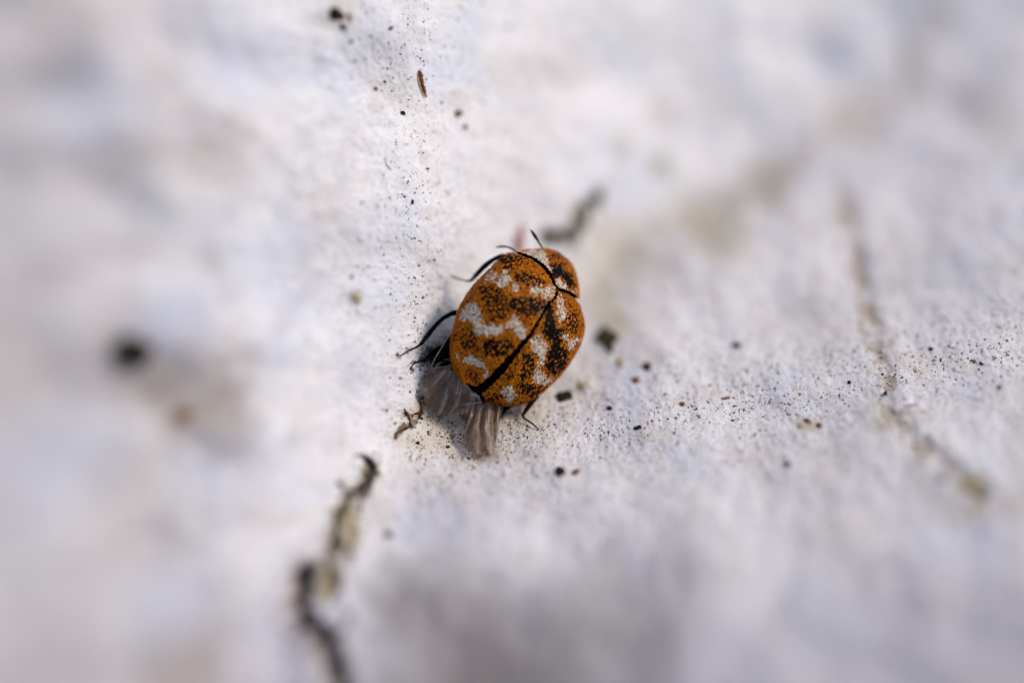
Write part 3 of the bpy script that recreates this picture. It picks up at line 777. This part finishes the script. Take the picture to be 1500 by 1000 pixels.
# front left, middle left, rear left, rear right; then the two hidden under the right side
leg([("leg", [at(745, 376, -.42), at(736, 375, -.40), at(725, 379, -.40), at(712, 388, -.42), at(700, 400, -.48), at(690, 411, -.56)], [.026, .028, .024, .030, .028, .018], 26),
     ("tarsus", [at(690, 411, -.56), at(682, 411, -.60), at(674, 409, -.66), at(667, 406, -.70), at(660, 404, -.72)], [.014, .009, .009, .008, .005], 8)])
leg([("leg", [at(682, 462, -.34), at(668, 458, -.26), at(660, 460, -.22), at(648, 467, -.20), at(636, 479, -.22), at(626, 492, -.24), at(617, 504, -.24)], [.036, .034, .026, .024, .026, .027, .018], 34),
     ("tarsus", [at(617, 504, -.24), at(609, 509, -.22), at(600, 513, -.16), at(592, 518, -.10), at(586, 521, gt(586, 521)[2])], [.013, .010, .009, .008, .005], 10)])
leg([("leg", [at(668, 505, -.40), at(652, 508, -.34), at(640, 513, -.32), at(630, 521, -.32), at(622, 528, -.30)], [.040, .042, .036, .028, .016], 20),
     ("tarsus", [at(622, 528, -.30), at(614, 529, -.24), at(606, 533, -.16), at(601, 541, gt(601, 541)[2])], [.013, .010, .009, .005], 8)])
leg([("leg", [at(790, 574, -.40), at(786, 580, -.38), at(780, 588, -.34), at(773, 597, -.30), at(767, 606, -.26)], [.030, .030, .028, .027, .016], 18),
     ("tarsus", [at(765, 606, -.26), at(768, 612, -.20), at(775, 617, -.14), at(782, 622, -.08), at(788, 628, gt(788, 628)[2])], [.015, .011, .010, .009, .005], 6)])
leg([("leg", [at(830, 500, -.60), at(838, 505, -.75), at(842, 510, -.95)], [.03, .03, .018], 6), ("tarsus", [at(842, 510, -.95), at(840, 516, gt(840, 516)[2])], [.012, .006], 2)])
leg([("leg", [at(822, 420, -.62), at(832, 416, -.80), at(836, 412, -1.05)], [.028, .028, .016], 6), ("tarsus", [at(836, 412, -1.05), at(838, 408, gt(838, 408)[2])], [.012, .006], 2)])

# crumpled hind wings: pleated membranes between a root line and a free edge
def wing_sheet(name, rootl, freel, amp, pleats, mat, nr=44, nc=130, seed=1, notch=.05, parent=beetle, opa=.88, rag=.04):
    """thin pleated membrane, opaque on its folds and clear between them"""
    Rr = catmull(np.array([above(q, .10) for q in rootl]), nc); Fr = catmull(np.array([above(q, .10) for q in freel]), nc)
    t = np.linspace(0, 1, nr)[:, None, None]; s = np.linspace(0, 1, nc)
    jag = notch * noise(s * 9, s * 0 + seed, 310) + rag * (np.abs(noise(s * 17, s * 0 + seed, 312)) - .3) * .8
    Fr = Fr + (Fr - Rr) * jag[:, None]
    Pp = Rr[None] * (1 - t) + Fr[None] * t
    tt = t[..., 0]; ss = s[None] + .035 * np.sin(tt * 3 + seed) + .02 * noise(s[None] * 3 + 0 * tt, tt * 3 + 0 * s[None], seed + 330)
    f1 = np.abs(((ss * pleats + .25 * 1.6 * noise(ss * 2.6, tt * 1.1, seed + 311)) % 1) * 2 - 1)
    f2 = np.abs(((ss * pleats * 2.7 + .3 * noise(ss * 6, tt * 0 + .5, seed + 313)) % 1) * 2 - 1)
    fold = smooth(0, 1, f1) - .5
    Pp[..., 2] += fold * amp * (.30 + .8 * tt) + (f2 - .5) * amp * .22 + .05 * np.sin(tt * 3.0) * amp / .1
    Pp[..., 2] += .03 * noise(s[None] * 8 + 0 * tt, tt * 5 + 0 * s[None], seed + 320)
    Pp[..., 2] = np.maximum(Pp[..., 2], height(Pp[..., 0], Pp[..., 1]) + .012)
    ridge = smooth(.45, 1, f1) * (.55 + .3 * noise(ss * 7, tt * 2.5, seed + 360))
    base = np.array([.27, .165, .11]) * (1 + .5 * noise(ss * 5, tt * 1.5, seed + 340))[..., None]
    cc = base * (1 - np.clip(ridge, 0, 1)[..., None]) + np.array([.62, .52, .46]) * np.clip(ridge, 0, 1)[..., None]  # pale streaks on the folds, highlights put into the colour
    al = opa * (1 - .42 * smooth(.55, 1, tt)) * (.85 + .35 * noise(ss * 6, tt * 2.2, seed + 350)) + .25 * ridge
    al = np.clip(al, .12, .96)
    return part(name, M(Pp).reshape(-1, 3), grid_faces(nr, nc), mat, parent, col=np.concatenate([cc, al[..., None]], -1).reshape(-1, 4))
def vein(pts, rad, mat, parent):
    pts = [above(q, .15) for q in pts]; rad = [r * .5 for r in rad]
    return pathobj("vein", pts, rad, mat, parent, n=6, segs=14)
lw = wing_sheet("hind_wing", [at(662, 520, -.30), at(665, 535, -.30), at(668, 545, -.30), at(676, 558, -.30), at(690, 574, -.32)],
                [at(630, 538, -.24), at(620, 552, -.22), at(620, 580, -.18), at(636, 603, -.20), at(652, 610, -.22), at(664, 606, -.24), at(680, 598, -.3)], .11, 4.0, m_wing, seed=3)
vein([at(664, 480, -.20), at(655, 496, -.12), at(645, 512, -.08), at(636, 527, -.08), at(631, 539, -.10)], [.006, .012, .014, .013, .007], m_vein, lw)
vein([at(630, 540, -.12), at(640, 538, -.12), at(652, 537, -.14), at(661, 533, -.18)], [.006, .009, .009, .010], m_vein, lw)
#vein([at(662, 552, -.18), at(658, 568, -.14), at(654, 584, -.14), at(651, 598, -.16)], [.012, .009, .008, .004], m_vein, lw)
vein([at(676, 562, -.16), at(674, 576, -.13), at(670, 590, -.14), at(667, 600, -.17)], [.013, .014, .012, .005], m_vein, lw)
#vein([at(660, 540, -.16), at(648, 556, -.12), at(638, 572, -.10), at(632, 582, -.12)], [.010, .008, .006, .003], m_darkvein, lw)
# dark folded root of the left wing between its front edge and the body
wing_sheet("wing_root", [at(664, 484, -.30), at(668, 505, -.34), at(672, 525, -.36), at(676, 545, -.36)], [at(655, 497, -.16), at(647, 510, -.14), at(638, 526, -.14), at(634, 538, -.16)], .05, 2.5, m_black, seed=5, notch=.02, parent=lw)
rw = wing_sheet("hind_wing", [at(697, 580, -.22), at(706, 587, -.20), at(716, 590, -.20), at(728, 593, -.20), at(738, 595, -.22)],
                [at(678, 640, -.02), at(681, 655, .02), at(697, 664, .04), at(712, 668, .04), at(722, 666, .04), at(726, 650, .0), at(734, 610, -.12)], .12, 3.5, m_wing, seed=8, notch=.03)
vein([at(709, 592, -.12), at(700, 606, -.04), at(690, 626, .02), at(681, 645, .04)], [.013, .012, .009, .004], m_vein, rw)
#vein([at(723, 596, -.12), at(721, 615, -.04), at(717, 640, .02), at(713, 664, .06)], [.010, .009, .008, .003], m_vein, rw)
#vein([at(733, 598, -.14), at(731, 618, -.06), at(727, 640, .0), at(723, 664, .06)], [.012, .011, .009, .004], m_darkvein, rw)
lb = wing_sheet("wing_lobe", [at(690, 578, -.20), at(698, 584, -.18), at(706, 590, -.18)], [at(676, 592, -.14), at(675, 607, -.10), at(681, 619, -.10), at(692, 614, -.12)], .05, 2.5, m_wing, seed=11, opa=.45, parent=rw)
vein([at(676, 594, -.10), at(686, 591, -.08), at(698, 590, -.08), at(706, 589, -.10)], [.006, .010, .011, .008], m_vein, rw)
# dark underside wedge at the tail
wing_sheet("tail_segment", [at(700, 574, -.34), at(715, 584, -.36), at(735, 590, -.38), at(758, 590, -.40)], [at(706, 592, -.30), at(718, 598, -.34), at(729, 613, -.40), at(745, 600, -.42)], .03, 3, m_cuticle, seed=14)

# pinkish shed membrane standing behind the head
g1 = M(on_ground(761, 352))
Pb = catmull(np.array([on_ground(759, 372, .05), on_ground(761, 358, .10), on_ground(763, 345, .14), on_ground(765, 330, .18)]), 14)
vv = []
for i, p in enumerate(Pb):
    for k in range(5):
        s_ = (k / 4 - .5) * .15 * (1 - .4 * (i / 13) ** 2)
        vv.append(p + np.array([s_, -.1 * s_, .05 * math.cos(s_ * 26) + .01 * math.sin(i)]))
o = mesh_obj("membrane_shred", M(np.array(vv)), grid_faces(14, 5), m_pink, origin=tuple(g1), col=np.tile(np.array([.60, .30, .25, .97]), (len(vv), 1)))
tag(o, "blurred pinkish membrane shred lying on the wall behind the beetle's head", "shred")
